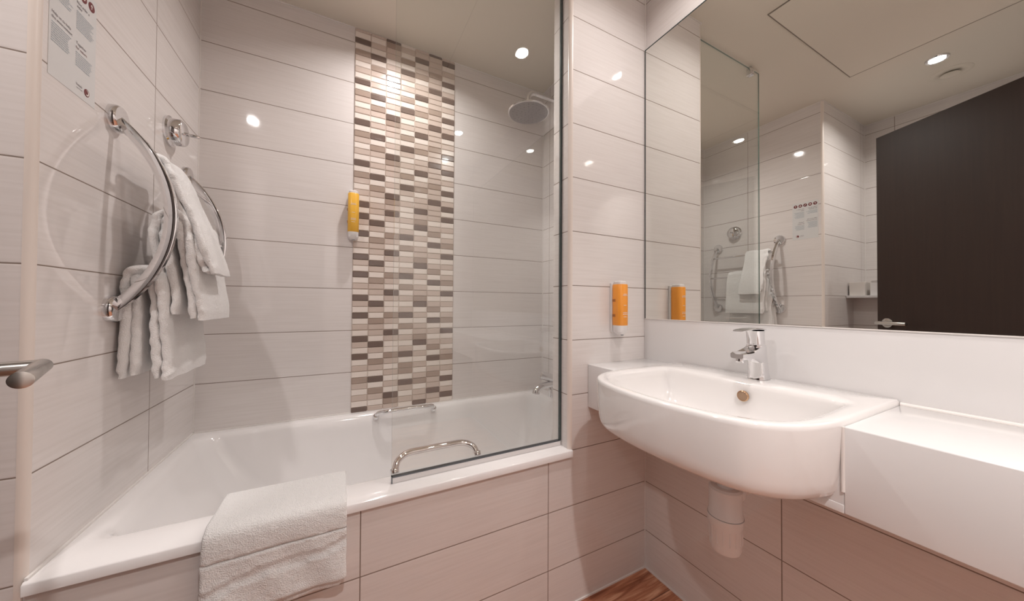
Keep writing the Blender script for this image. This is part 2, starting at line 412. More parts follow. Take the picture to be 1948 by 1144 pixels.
# ---- shower screen
gx0, gx1, gy = -.993, NX-.004, .052
t = thing('shower_screen', 'clear glass shower screen standing on the front rim of the bath', 'shower screen', (gx0, gy, RIM))
bm = bmesh.new(); box(bm, gx0, gx1, gy-.003, gy+.003, RIM+.016, H-.012)
for f in bm.faces: f.material_index = 0 if abs(f.normal.y) > .5 else 1
gp = part('glass_pane', bm, [GLASS, GEDGE], t)
bm = bmesh.new(); box(bm, gx0, gx1, gy-.006, gy+.006, RIM+.0005, RIM+.017, bev=.0015)
part('bottom_seal', bm, PLAST, t)
bm = bmesh.new(); box(bm, gx0, gx1, gy-.0062, gy+.0062, RIM+.017, RIM+.0205); box(bm, gx0-.001, gx0+.002, gy-.0066, gy+.0066, RIM+.001, RIM+.0205)
part('seal_edge', bm, pm('dark_chrome_edge', (.16, .18, .20), .15, 1), t)
bm = bmesh.new(); box(bm, gx1-.004, gx1+.003, gy-.0045, gy+.0045, RIM+.0185, H-.012)
part('wall_seal', bm, SEAL, t)
bm = bmesh.new(); box(bm, -.925, -.893, gy-.014, gy+.014, H-.052, H-.010, bev=.006); cyl(bm, (-.909, gy-.017, H-.034), (-.909, gy+.017, H-.034), .007, n=20); box(bm, -.917, -.901, gy-.006, gy+.006, H-.012, H)
part('ceiling_clamp', bm, CHROME, t, True)

# ---- shower head and arm
hx, hy, hz = -.325, .42, 2.022
t = thing('overhead_shower', 'large round chrome shower head on a wall arm behind the glass screen', 'shower head', (0, hy, 2.128))
part('wall_flange', cyl(bmesh.new(), (0, hy, 2.128), (-.012, hy, 2.128), .028, bev=.003), CHROME, t, True)
pts = [(-.006, hy, 2.128), (-.12, hy, 2.128)]+[(hx+.035-.035*math.sin(a*pi/16), hy, 2.093+.035*math.cos(a*pi/16)) for a in range(0, 9)]+[(hx, hy, 2.05)]
part('arm', tube(bmesh.new(), pts, .0105, 20), CHROME, t, True)
bm = bmesh.new(); lathe(bm, [(.013, .034), (.014, .016), (.05, .011), (.096, .008), (.100, .004), (.099, -.001), (.095, -.002)], (hx, hy, hz), n=64)
hd = part('rose', bm, CHROME, t, 50)
bm = bmesh.new(); lathe(bm, [(.096, -.001), (.094, -.003), (.001, -.0035)], (hx, hy, hz), n=64)
sp = subpart('spray_face', bm, pm('grey_spray_face', (.30, .29, .30), .35), hd, True)
bm = bmesh.new()
for rr, k in ((.018, 6), (.038, 12), (.058, 18), (.078, 24)):
    for i in range(k):
        a = 2*pi*i/k; c = Vector((hx+rr*math.cos(a), hy+rr*math.sin(a), hz-.003)); cyl(bm, c, c-Vector((0, 0, .002)), .0018, n=8)
subpart('nozzle', bm, GREY, hd)['kind'] = 'stuff'

# ---- bath filler tap on the wall
ty, tz = .50, .655
t = thing('bath_tap', 'chrome bath tap with a cylindrical knob above the end of the bath', 'tap', (0, ty, tz))
part('body', cyl(bmesh.new(), (0, ty, tz), (-.11, ty, tz), .026, bev=.003), CHROME, t, True)
part('backplate', cyl(bmesh.new(), (0, ty, tz), (-.008, ty, tz), .036, bev=.002), CHROME, t, True)
part('spout', tube(bmesh.new(), smooth_path([(-.08, ty, tz+.002), (-.14, ty, tz+.006), (-.195, ty, tz), (-.222, ty, tz-.018), (-.226, ty, tz-.034)], 6), [.017]*13+[.017, .017, .017, .017, .018, .018, .018, .018, .019, .019, .019, .019][:12], 20), CHROME, t, True)
kb = part('knob', cyl(bmesh.new(), (-.10, ty, tz+.030), (-.205, ty, tz+.062), .021, bev=.003), CHROME, t, True)
part('neck', cyl(bmesh.new(), (-.10, ty, tz+.004), (-.115, ty, tz+.040), .016), CHROME, t, True)
part('diverter', cyl(bmesh.new(), (-.135, ty, tz-.002), (-.135, ty, tz-.062), .012, bev=.002), CHROME, t, True)
# ================================================================== TOWEL RAIL WALL
# thermostatic valve
t = thing('shower_valve', 'round chrome shower control on the left wall above the towels', 'shower valve', (XL, .542, 1.661))
part('cover', lathe(bmesh.new(), [(.050, 0), (.050, .006), (.044, .010), (.043, .034), (.038, .040), (.001, .041)], (XL, .542, 1.661), 'X'), CHROME, t, 50)
part('lever', cyl(bmesh.new(), (XL+.036, .542, 1.661), (XL+.078, .546, 1.659), .006, .005, n=20, bev=.001), CHROME, t, True)
# rail
Ya, Yb2 = .240, .670
t = thing('towel_rail', 'curved chrome towel rail hung with three white towels on the left wall', 'towel rail', (XL, (Ya+Yb2)/2, 1.31))
ch = .2435; sg = .108; RR = (ch*ch+sg*sg)/(2*sg); cxx = XL+.004+sg-RR; czz = 1.3095
a0 = math.asin(ch/RR)
def arcp(a, r=RR): return (cxx+r*math.cos(a), czz+r*math.sin(a))
for yy in (Ya, Yb2):
    bm = bmesh.new(); rings = []; wy = .0075; th = .0125
    for i in range(41):
        a = a0*(1-i/20)
        xo, zo = arcp(a, RR+th); xi, zi = arcp(a, RR-th)
        rr = []
        for (x, z), s2 in (((xo, zo), 1), ((xi, zi), -1)):
            for q in ((-1, .75), (-.85, 1), (.85, 1), (1, .75)) if s2 == 1 else ((1, .75), (.85, 1), (-.85, 1), (-1, .75)):
                m = (1+q[1])/2 if s2 == 1 else 1-(1+q[1])/2
                xx = xi+(xo-xi)*m; zz = zi+(zo-zi)*m
                rr.append((max(xx, XL+.012), yy+wy*q[0], zz))
        rings.append(rr)
    loft(bm, rings); part('upright', bm, CHROME, t, 35)
    for s2 in (1, -1):
        fl = part('wall_flange', lathe(bmesh.new(), [(.034, 0), (.034, .012), (.031, .017), (.001, .018)], (XL, yy, czz+s2*ch), 'X'), CHROME, t, 50)
for zz in (1.468, 1.303, 1.135):
    a = math.asin((zz-czz)/RR); x, z = arcp(a, RR-(.004 if zz > 1.4 else .012))
    part('crossbar', cyl(bmesh.new(), (x, Ya+.006, z), (x, Yb2-.006, z), .006, n=20), CHROME, t, True)

def towel(name, label, y0, y1, paths, seed, th=.0065, waves=.004):
    """folded terry layers: each path is an (x, z) line; the layer gets rounded folded edges at y0 and y1"""
    bm = bmesh.new(); random.seed(seed); ph = random.random()*9
    for li, (pts, dy) in enumerate(paths):
        P = smooth_path([(p[0], 0, p[1]) for p in pts], 9); n = len(P); rings = []
        for i, p in enumerate(P):
            d = (P[min(i+1, n-1)]-P[max(i-1, 0)]).normalized(); nrm = Vector((d.z, 0, -d.x))
            q = i/(n-1); endf = min(1, 4*min(q, 1-q)*3+.55); tt = th*(1+.16*math.sin(q*23+li*2+ph))*endf
            ya = y0+dy+waves*math.sin(q*19+li*1.7+ph)+.5*waves*math.sin(q*41+ph*2); yb = y1-dy*.6+waves*.7*math.sin(q*13+li+ph*2)
            loop = []
            K = 22
            for k in range(K+1):      # front side
                v = ya+tt+(yb-ya-2*tt)*k/K; wv = .0022*math.sin(v*55+li*2+q*5+ph)*min(1, q*3+.2)+.0012*noise.noise(Vector((v*40, p.z*40, li+seed)))
                loop.append(p+nrm*(tt+wv)+Vector((0, v, 0)))
            for k in range(1, 6): a = pi/2-pi*k/6; loop.append(p+nrm*(tt*math.sin(a))+Vector((0, yb-tt+tt*math.cos(a), 0)))
            for k in range(K+1):
                v = yb-tt-(yb-ya-2*tt)*k/K; wv = .0022*math.sin(v*55+li*2+q*5+ph)*min(1, q*3+.2)
                loop.append(p-nrm*(tt-wv)+Vector((0, v, 0)))
            for k in range(1, 6): a = -pi/2-pi*k/6; loop.append(p+nrm*(tt*math.sin(a))+Vector((0, ya+tt+tt*math.cos(a), 0)))
            for v_ in loop:
                e_ = max(0, 1-(v_.y-ya)/.03)
                v_.x += e_*(.0022*noise.noise(Vector((v_.z*55, seed*3+li*5, 0)))+.0012*math.sin(v_.z*150+li*2)); v_.y += e_*.003*noise.noise(Vector((v_.z*90, seed+li, 7)))
                v_ += Vector((.0012*noise.noise(v_*70+Vector((seed, 0, 0))), .0012*noise.noise(v_*60+Vector((0, seed, 0))), .001*noise.noise(v_*60)))
                v_.x = max(v_.x, XL+.002)
            rings.append(loop)
        loft(bm, rings)
    o = obj(name, bm, TERRY, smooth=60)
    tag(o, label, 'towel', 'white towels hanging on the curved rail'); 
    return place(o, (paths[0][0][0][0], (y0+y1)/2, min(p[1] for q in paths for p in q[0])))
def U(xb, zb, xt, zt, r, front, off):
    """back leg up, over a bar at xt, zt, then down the front points"""
    pts = [(xb+off*.6, zb+off), (xb+off*.8, (zb+zt)/2), (xt-r+off, zt-.01)]
    for a in (150, 120, 90, 60, 30): pts.append((xt+(r-off)*math.cos(math.radians(a)), zt+(r-off)*math.sin(math.radians(a))))
    for i, (x, z) in enumerate(front): pts.append((x-off, z+(off if i == len(front)-1 else 0)))
    return pts
def bundle(xt, zt, zb, back, front, step=.0185):
    # two nested folds, legs pressed together below the bar: back = x of the outer back leg, front = x of the outer front leg at the bottom
    out = []
    for li, r in enumerate((.034, .0155)):
        xb = back+li*step; xf = front-li*step; zz = zb+.006*li
        pts = [(xb, zz+.012), (xb+.001, zz+.07), (xt-r*.98, zt-.05), (xt-r, zt-.012)]
        for a in (150, 120, 90, 60, 30): pts.append((xt+r*math.cos(math.radians(a)), zt+r*math.sin(math.radians(a))))
        pts += [(xt+r, zt-.012), (xt+r*.99+(xf-xt-r)*.25, zt-.06), ((xf+xt+r)/2, (zz+zt)/2-.01), (xf-.002, zz+.05), (xf, zz)]
        out.append((pts, .005*li))
    return out
t1 = [([(-1.599, 1.470), (-1.597, 1.477), (-1.584, 1.484), (-1.569, 1.476), (-1.556, 1.445), (-1.535, 1.39), (-1.503, 1.31), (-1.476, 1.22), (-1.460, 1.168)], 0),
      ([(-1.573, 1.435), (-1.553, 1.39), (-1.522, 1.31), (-1.496, 1.22), (-1.479, 1.172)], .006)]
towel('towel', 'white towel draped highest on the curved rail, over its top bar', .272, .420, t1, 1, th=.0085)
towel('towel', 'white towel hanging over the middle bar of the curved rail, between the other two', .268, .525, bundle(-1.552, 1.303, 1.032, -1.562, -1.487), 4, th=.0088)
towel('towel', 'white towel hanging lowest on the curved rail, nearly down to the bath', .254, .530, bundle(-1.6005, 1.141, .872, -1.636, -1.550, .020), 9, th=.0092)

# ---- bath towel over the rim
def rim_towel():
    bm = bmesh.new()
    for li, (zb, off, xa, xb, yin) in enumerate(((.392, .014, -1.386, -1.118, .152), (.376, .006, -1.380, -1.128, .146))):
        P = [(yin, RIM+.002+off*.4), (yin-.006, RIM+.003+off), (.09, RIM+.003+off), (.03, RIM+.0035+off), (.002, RIM+.003+off), (-.011-off*.5, RIM-.002+off*.7), (-.0135-off*.9, RIM-.02), (-.014-off, .50), (-.016-off*1.1, .46), (-.018-off*1.2, .42), (-.020-off*1.2, zb+.008), (-.019-off*.9, zb)]
        P = smooth_path([(0, a, b) for a, b in P], 7); n = len(P); rings = []
        for i, p in enumerate(P):
            d = (P[min(i+1, n-1)]-P[max(i-1, 0)]).normalized(); nrm = Vector((0, d.z, -d.y)); nrm = -nrm
            if nrm.y > 0 and i > n*.6: nrm = -nrm
            q = i/(n-1); tt = .0048*min(1, .5+6*min(q, 1-q))
            hang = max(0, (RIM-.01-p.z))/.18
            loop = []; K = 40
            def P_(v, s_, a=None):
                x = xa+(xb-xa)*v
                # the right end hangs a little higher, ripple in the free fall
                up = Vector((0, 0, hang*(.016*v-.010)))
                rip = hang*(.006*math.sin(v*7+1)+.004*math.sin(v*15+p.z*30))
                band = 0
                if p.y < 0 and s_ > 0:
                    zc = .468+.030*(v-.5)+.006*math.sin(v*6)
                    dz = p.z-zc
                    band = -.0042 if abs(dz) < .009 else (.0012 if abs(dz) < .014 else 0)
                if p.y < 0 and li == 0 and s_ > 0 and p.z < .41: band -= .0
                return Vector((x, 0, 0))+p+up+nrm*(s_*tt)+nrm*band+Vector((0, -max(rip, -.004), 0))
            for k in range(K+1): loop.append(P_(k/K, 1))
            for k in range(1, 5): a = pi/2-pi*k/5; v = P_(1, math.sin(a)); v.x += tt*math.cos(a)*1.6; loop.append(v)
            for k in range(K+1): loop.append(P_(1-k/K, -1))
            for k in range(1, 5): a = -pi/2+pi*k/5; v = P_(0, math.sin(a)); v.x -= tt*math.cos(a)*1.6; loop.append(v)
            for v_ in loop: v_ += Vector((.0015*noise.noise(v_*40), .0008*noise.noise(v_*80), .0006*noise.noise(v_*90)))
            rings.append(loop)
        loft(bm, rings)
    o = obj('bath_towel', bm, TERRY, smooth=60); tag(o, 'thick white bath mat towel folded over the front rim of the bath', 'towel')
    place(o, (-1.25, 0, RIM))
rim_towel()

# ---- printed notice on the left wall
sy0, sy1, sz0, sz1 = .026, .166, 1.538, 1.788
t = thing('notice_sticker', 'printed notice with a row of dark red round icons above the towel rail', 'sign', (XL, (sy0+sy1)/2, sz0))
film = newmat('clear_film'); fb = film[2]; fb.inputs['Base Color'].default_value = (.72, .72, .715, 1); fb.inputs['Roughness'].default_value = .25
part('film', bmbox(XL, XL+.0006, sy0, sy1, sz0, sz1), film[0], t)
def textmesh(lines, mat, name, bm=None):
    """lines: (text, y, z, size) in the wall plane"""
    out = bmesh.new() if bm is None else bm
    for tx, y, z, sz in lines:
        cu = bpy.data.curves.new('t', 'FONT'); cu.body = tx; cu.size = sz; cu.resolution_u = 2; cu.fill_mode = 'FRONT'
        ob = bpy.data.objects.new('t', cu); COL.objects.link(ob)
        bpy.context.view_layer.update()
        me = bpy.data.meshes.new_from_object(ob.evaluated_get(bpy.context.evaluated_depsgraph_get()))
        mt = Matrix(((0, 0, 1, XL+.0011), (1, 0, 0, y), (0, 1, 0, z), (0, 0, 0, 1))); me.transform(mt)
        out.from_mesh(me); bpy.data.meshes.remove(me); bpy.data.objects.remove(ob); bpy.data.curves.remove(cu)
    return out
ic = []
for i in range(5):
    yy = sy0+.016+i*.0265
    bm = bmesh.new(); lathe(bm, [(.0105, 0), (.0105, .0010), (.001, .0011)], (XL, yy, sz1-.022), 'X', 32)
    o = part('icon', bm, RED, t)
    bm = bmesh.new(); x = XL+.0012
    zc = sz1-.022
    def q4(a): bm.faces.new([bm.verts.new((x, yy+p[0]*.001, zc+p[1]*.001)) for p in a])
    if i == 0: q4([(-4, -4), (-2, -5), (5, 3), (3, 5)]); q4([(-5, 0), (-3, -1), (0, 4), (-2, 5)])
    if i == 1: q4([(-6, -3), (5, -3), (6, 2), (-5, 2)]); q4([(-3, 3), (3, 3), (2, 5), (-2, 5)])
    if i == 2: q4([(-5, 4), (-3, 5), (1, 0), (-1, -2)]); q4([(0, 1), (2, 1), (5, -3), (3, -5)])
    if i == 3: q4([(-4, -4), (4, -4), (5, 1), (-5, 1)]); q4([(-3, 2), (3, 2), (0, 6), (-1, 6)])
    if i == 4: q4([(-1, -5), (1, -5), (1, 2), (-1, 2)]); q4([(-4, 1), (4, 1), (0, 6), (-.5, 6)])
    subpart('pictogram', bm, PAPER, o)
cA, cB = sy0+.006, sy0+.075
heads = [('Helfen Sie uns', cA, sz1-.048, .0085), ('der Umwelt', cA, sz1-.057, .0085), ('Help us to help', cA, sz0+.128, .0085), ('the environment', cA, sz0+.118, .0085),
         ('Nos aider a', cB, sz1-.048, .0085), ('aider', cB, sz1-.057, .0085), ('Together', cB, sz0+.112, .0085)]
for h_ in heads: part('heading_text', textmesh([h_], INK, 'h'), INK, t)
part('red_text', textmesh([('for nature', cB, sz0+.102, .0085)], RED, 'h'), RED, t)
random.seed(3)
def bars(y, z, n, wd):
    bm = bmesh.new()
    for i in range(n):
        l = wd*(.75+.25*random.random()); zz = z-i*.0047
        yy = y
        while yy < y+l:
            ww = .002+.005*random.random(); ww = min(ww, y+l-yy)
            bm.faces.new([bm.verts.new((XL+.0010, a, b)) for a, b in ((yy, zz), (yy+ww, zz), (yy+ww, zz+.0018), (yy, zz+.0018))]); yy += ww+.0013
    part('small_text', bm, BINK, t)
bars(cA, sz1-.066, 5, .058); bars(cB, sz1-.066, 9, .056); bars(cA, sz0+.109, 9, .058); bars(cB, sz0+.093, 7, .056)
bm = bmesh.new(); ly, lz = sy0+.082+.03, sz0+.022
# round crest: dark disc with a pale crescent, small grey wording to its left
bm = lathe(bmesh.new(), [(.0085, 0), (.0085, .0010), (.001, .0011)], (XL, ly, lz), 'X', 32)
cr_ = part('crest', bm, RED, t)
bm = bmesh.new(); pts = []
for i in range(13): a = -pi*.62+pi*1.24*i/12; pts.append((ly+.0005+.0062*math.cos(a), lz+.0062*math.sin(a)))
for i in range(13): a = pi*.62-pi*1.24*i/12; pts.append((ly-.0008+.0045*math.cos(a), lz+.0008+.0046*math.sin(a)))
bm.faces.new([bm.verts.new((XL+.0013, a, b)) for a, b in pts]); subpart('crescent', bm, PAPER, cr_)
part('crest_text', textmesh([('hotels', ly-.034, lz+.001, .0075)], INK, 'c'), INK, t)
part('crest_text', textmesh([('a good night', ly-.034, lz-.005, .004)], INK, 'c'), INK, t)

# ================================================================== SOAP DISPENSERS
def dispenser(x, y, z0, z1, body, label, mirror=False):
    t = thing('soap_dispenser', label, 'dispenser', (x, y, z0))
    def stad(w_, d0, d1, z, r):
        return [Vector((p.x, p.y, z)) for p in rrect(x-w_/2, x+w_/2, y-d1, y-d0, r, 0, 8)]
    bm = bmesh.new(); box(bm, x-.021, x+.021, y-.012, y, z0+.006, z1-.006, bev=.003); part('bracket', bm, PLAST, t, 40)
    bm = bmesh.new(); w_ = .048
    rg = [stad(w_-.004, .010, .058, z0+.033, .016), stad(w_, .008, .060, z0+.036, .018), stad(w_, .008, .060, z1-.016, .018), stad(w_-.004, .010, .058, z1-.013, .016)]
    loft(bm, rg); bd = part('bottle', bm, body, t, 40)
    bm = bmesh.new(); loft(bm, [stad(w_-.008, .012, .056, z1-.0145, .014), stad(w_-.008, .012, .056, z1-.004, .014), stad(w_-.016, .016, .052, z1, .012)]); part('cap', bm, PLAST, t, 40)
    bm = bmesh.new(); loft(bm, [stad(w_-.022, .018, .050, z0, .010), stad(w_-.004, .010, .058, z0+.010, .016), stad(w_-.002, .009, .059, z0+.035, .017)]); nz = part('nozzle_base', bm, PLAST, t, 40)
    bm = bmesh.new(); cyl(bm, (x, y-.045, z0-.004), (x, y-.045, z0+.004), .005, n=16); subpart('spout', bm, GREY, nz, True)
    # small printed lines and two side buttons
    zc = (z0+z1)/2
    for i, (zz, ww) in enumerate(((.050, .018), (.045, .024), (.008, .014), (-.020, .022), (-.026, .024), (-.036, .016))):
        bm = bmesh.new()
        for s_ in range(5):
            xa = x-ww/2+s_*ww/5; xb = xa+ww/5-.0012
            box(bm, xa, xb, y-.0604, y-.0598, zc+zz, zc+zz+.0022)
        part('printed_line', bm, PLAST, t)
    
    for zz in (.028, -.030):
        bm = bmesh.new(); box(bm, x-.0262, x-.0215, y-.034, y-.020, zc+zz-.005, zc+zz+.005, bev=.001)
        part('window', bm, pm('amber_window', (.45, .16, .03), .3), t)
dispenser(-.176, 0, .972, 1.176, ORANGE, 'bright orange soap dispenser on the tiles beside the mirror')
dispenser(-1.0835, YB-.0068, 1.385, 1.614, YELLOW, 'yellow shampoo dispenser on the edge of the mosaic strip above the bath')

# ================================================================== BASIN, COUNTER, MIRROR
CT = .862; YC = -.438; HW = .272; BT = .8735
# mirror
t = thing('wall_mirror', 'large frameless wall mirror above the basin and counter', 'mirror', (0, -.9, 1.03))
bm = bmesh.new(); box(bm, -.006, -.0002, YF+.05, -.0055, 1.0295, 2.1523)
for f in bm.faces: f.material_index = 0 if abs(f.normal.x) > .5 else 1
part('mirror_glass', bm, [MIRROR, SEAL], t)
bm = bmesh.new(); box(bm, -.0075, -.0002, YF+.05, -.0055, 1.0265, 1.0295); part('bottom_channel', bm, CAULK, t)
bm = bmesh.new(); box(bm, -.0072, -.0002, YF+.05, -.0040, 2.1523, 2.1553); box(bm, -.0072, -.0002, -.0070, -.0040, 1.0295, 2.1523)
part('dark_edge', bm, SEAL, t)
# counter
t = thing('vanity_counter', 'long white solid surface vanity counter on both sides of the basin', 'counter', (0, YC, CT))
bm = bmesh.new(); box(bm, -.305, -.0005, YC+HW+.0005, -.0005, .702, CT, bev=.0025)
part('worktop', bm, SOLID, t, 40)
bm = bmesh.new(); box(bm, -.305, -.0005, YF, YC-HW-.0005, .702, CT, bev=.0025)
part('worktop', bm, SOLID, t, 40)
bm = bmesh.new(); box(bm, -.0055, -.0004, YF, -.0005, CT-.004, 1.0262, bev=.001); part('upstand', bm, SOLID, t, 40)
bm = bmesh.new(); tube(bm, [(-.0068, YF, CT+.001), (-.0068, YC-HW-.001, CT+.001)], .005, 10); part('sealant_bead', bm, CAULK, t, True)
bm = bmesh.new(); box(bm, -.305, -.288, YC-HW-.0005, YC+HW+.0005, .702, .7178, bev=.001)
for sy in (1, -1):
    ya_, yb_ = sorted((YC+sy*(HW+.0004), YC+sy*(HW-.034))); box(bm, -.304, -.289, ya_, yb_, .715, .80)
part('fascia', bm, SOLID, t, 40)
# basin
t = thing('washbasin', 'white semi-recessed ceramic washbasin with a bowed front, set in the counter', 'washbasin', (0, YC, .72))
half = [(-.006, HW), (-.15, HW), (-.27, HW), (-.33, .269), (-.39, .257), (-.432, .238), (-.465, .209), (-.489, .164), (-.505, .10), (-.512, .045), (-.513, 0)]
outer = smooth_path([(a, b, 0) for a, b in half[1:]], 6); outer = [Vector((-.006, HW, 0)), Vector((-.08, HW, 0))]+outer
outer = outer+[Vector((v.x, -v.y, 0)) for v in reversed(outer[:-1])]
inn = [(-.140, 0), (-.140, .10), (-.140, .185), (-.143, .215), (-.158, .229), (-.20, .233), (-.27, .237), (-.33, .238), (-.38, .231), (-.42, .213), (-.448, .182), (-.468, .138), (-.482, .085), (-.488, 0)]
inner = smooth_path([(a, b, 0) for a, b in inn], 5); inner = inner+[Vector((v.x, -v.y, 0)) for v in reversed(inner[1:-1])]
C0 = Vector((-.31, 0, 0))
def radial(poly, ang):
    d = Vector((math.cos(ang), math.sin(ang), 0)); best = 0; n = len(poly)
    for i in range(n):
        a = poly[i]-C0; b = poly[(i+1) % n]-C0; e = b-a; den = d.x*e.y-d.y*e.x
        if abs(den) < 1e-12: continue
        tt = (a.x*e.y-a.y*e.x)/den; s_ = (a.x*d.y-a.y*d.x)/den
        if tt > 0 and -1e-6 <= s_ <= 1+1e-6: best = max(best, tt)
    return best
ac = math.atan2(HW, -.006+.31); angs = sorted(set([2*pi*i/120-pi for i in range(120)]+[ac, -ac]))
ro = [radial(outer, a) for a in angs]; ri = [radial(inner, a) for a in angs]
def ring(rad, z, f=None):
    out = []
    for a, r in zip(angs, rad):
        p = C0+Vector((math.cos(a)*r, math.sin(a)*r, 0)); p.z = z(p) if callable(z) else z
        if f: p = f(p)
        out.append(Vector((p.x, p.y+YC, p.z)))
    return out
def skirt(d, up):
    # lower edge: pulled in by d and lifted towards the bowed front
    def f(p):
        s_ = max(0, min(1, (-.285-p.x)/.237)); c = p-C0; r = math.hypot(c.x, c.y)
        k = 1-d/max(r, .01); z = .719+up+.018*s_
        return Vector((C0.x+c.x*k, C0.y+c.y*k, z))
    return f
bm = bmesh.new(); mixr = lambda q: [a+(b-a)*q for a, b in zip(ro, ri)]
rings = [ring([r*.60 for r in ro], .7, skirt(.03, .001)), ring([r*.85 for r in ro], .7, skirt(.03, .0)), ring(ro, .70, skirt(.034, .0)), ring(ro, .70, skirt(.022, .0025)), ring(ro, .70, skirt(.014, .009)), ring(ro, .70, skirt(.009, .020)), ring(ro, .70, skirt(.006, .035)),
         ring(ro, .80, lambda p: skirt(.003, .081-.018*max(0, min(1, (-.285-p.x)/.237)))(p)), ring(ro, BT-.012),
         ring([r-.001 for r in ro], BT-.005), ring([r-.004 for r in ro], BT-.001), ring([r-.009 for r in ro], BT)]
rings += [ring([max(b+.010, a+(b-a)*.6) for a, b in zip(ro, ri)], BT), ring([b+.004 for b in ri], BT-.0008), ring([b for b in ri], BT-.004), ring([b-.004 for b in ri], BT-.012)]
zb = .752
for k in range(1, 13):
    q = k/12; sc = 1-.38*(1-math.cos(q*pi/2))**1.35-.03*q; zz = BT-.012-(BT-.012-zb)*math.sin(q*pi/2)
    rings.append(ring([(b-.004)*sc for b in ri], zz))
rings += [ring([b*.3 for b in ri], zb-.004), ring([.022 for b in ri], zb-.006)]
loft(bm, rings, caps=(True, True))
bowl = part('bowl', bm, CERAM, t, 60)
# overflow ring on the rear wall of the bowl, chrome waste
oz = .838; ovx = -.150; OY = YC-.022
ov = part('overflow_ring', lathe(bmesh.new(), [(.0145, .002), (.0145, -.003), (.0125, -.0045), (.0115, -.002), (.0115, .002)], (ovx-.004, OY, oz), 'X', 32), pm('brass_ring', (.55, .36, .22), .25, 1), t, True)
part('overflow_hole', lathe(bmesh.new(), [(.0120, .001), (.0120, -.0030), (.001, -.0034)], (ovx-.0045, OY, oz), 'X', 32), pm('brown_hole', (.34, .22, .14), .5), t, True)
part('waste', lathe(bmesh.new(), [(.031, -.002), (.031, .002), (.024, .004), (.001, .0045)], (-.31, YC, zb-.003), 'Z', 40), CHROME, t, 50)

for sy in (1, -1):
    bm = bmesh.new(); cyl(bm, (-.3045, YC+sy*(HW-.0005), .742), (-.3045, YC+sy*(HW-.0005), CT-.001), .003, n=12)
    part('sealant_bead', bm, CAULK, t, True)
# ---- basin tap
bx, by = -.055, -.450
t = thing('basin_tap', 'chrome single lever mixer tap on the rear edge of the basin', 'tap', (bx, by, BT))
def sec(cx_, z, rx, ry, n=32, p=2.6):
    out = []
    for i in range(n):
        a = 2*pi*i/n; c_, s_ = math.cos(a), math.sin(a)
        out.append(Vector((cx_+rx*math.copysign(abs(c_)**(2/p), c_), by+ry*math.copysign(abs(s_)**(2/p), s_), z)))
    return out
bm = bmesh.new(); loft(bm, [sec(bx, BT+.0005, .0275, .0255), sec(bx, BT+.004, .027, .025), sec(bx-.002, BT+.02, .0245, .023), sec(bx-.006, BT+.05, .023, .022), sec(bx-.010, BT+.075, .023, .022), sec(bx-.013, BT+.094, .0235, .0225), sec(bx-.014, BT+.099, .0225, .0215)])
part('body', bm, CHROME, t, 45)
# spout: a tapering wedge with a flat scooped top
bm = bmesh.new(); rg = []
for q in [i/10 for i in range(11)]:
    x = bx-.012-.098*q; top = BT+.100-.018*q-.007*math.sin(q*pi); bot = BT+.058+.012*q**.7-.0; bot = BT+.045+.018*math.sin(q*pi/2)
    wy = .0225-.003*q
    zz = (top+bot)/2; hh = (top-bot)/2
    if q == 1: wy *= .85; hh *= .75
    rg.append([Vector((x, by+wy*a, zz+hh*b)) for a, b in ((-.8, -1), (.8, -1), (1, -.6), (1, .75), (.86, 1), (.55, .78), (0, .66), (-.55, .78), (-.86, 1), (-1, .75), (-1, -.6))])
loft(bm, rg); spt = part('spout', bm, CHROME, t, 40)
subpart('aerator', cyl(bmesh.new(), (bx-.094, by, BT+.066), (bx-.096, by, BT+.053), .0115, .0105, n=24, bev=.001), CHROME, spt, True)
# lever: round neck rising to a flat paddle that points to the front
bm = bmesh.new(); loft(bm, [sec(bx-.014, BT+.101, .0215, .0205), sec(bx-.016, BT+.115, .021, .020), sec(bx-.018, BT+.132, .0215, .0205), sec(bx-.019, BT+.139, .0225, .021)])
lv = part('lever_neck', bm, CHROME, t, 45)
bm = bmesh.new(); rg = []
for q in [i/10 for i in range(11)]:
    x = bx+.006-.110*q; z = BT+.1415+.004*math.sin(q*pi)-.001*q; wy = .022*(1-.25*q); hh = .0035*(1-.55*q)
    if q in (0, 1): wy *= .8
    rg.append([Vector((x, by+wy*a, z+hh*b)) for a, b in ((-1, -.4), (-.7, -1), (.7, -1), (1, -.4), (1, .4), (.7, 1), (-.7, 1), (-1, .4))])
loft(bm, rg); subpart('paddle', bm, CHROME, lv, 40)

# ---- bottle trap below the basin
px, py = -.212, -.446
t = thing('bottle_trap', 'white plastic bottle trap hanging under the basin', 'waste pipe', (px, py, .43))
part('tailpipe', cyl(bmesh.new(), (px, py, .60), (px, py, .7185), .0195, n=32), PLAST, t, True)
part('inlet_nut', lathe(bmesh.new(), [(.026, .015), (.030, .010), (.030, -.012), (.026, -.016)], (px, py, .635), n=40), PLAST, t, 40)
part('upper_cup', lathe(bmesh.new(), [(.018, .602), (.034, .602), (.0385, .597), (.0385, .535), (.041, .532), (.041, .526), (.020, .526)], (px, py, 0), n=48), PLAST, t, 40)
cup = part('bottle_cup', lathe(bmesh.new(), [(.030, .528), (.0425, .527), (.0425, .508), (.0385, .503), (.0375, .448), (.033, .436), (.022, .431), (.001, .430)], (px, py, 0), n=48), PLAST, t, 40)
bm = bmesh.new()
for i in range(16):
    a = 2*pi*i/16; c = Vector((px+.0375*math.cos(a), py+.0375*math.sin(a), 0)); cyl(bm, c+Vector((0, 0, .462)), c+Vector((0, 0, .500)), .0016, n=6)
subpart('rib', bm, PLAST, cup)['kind'] = 'stuff'
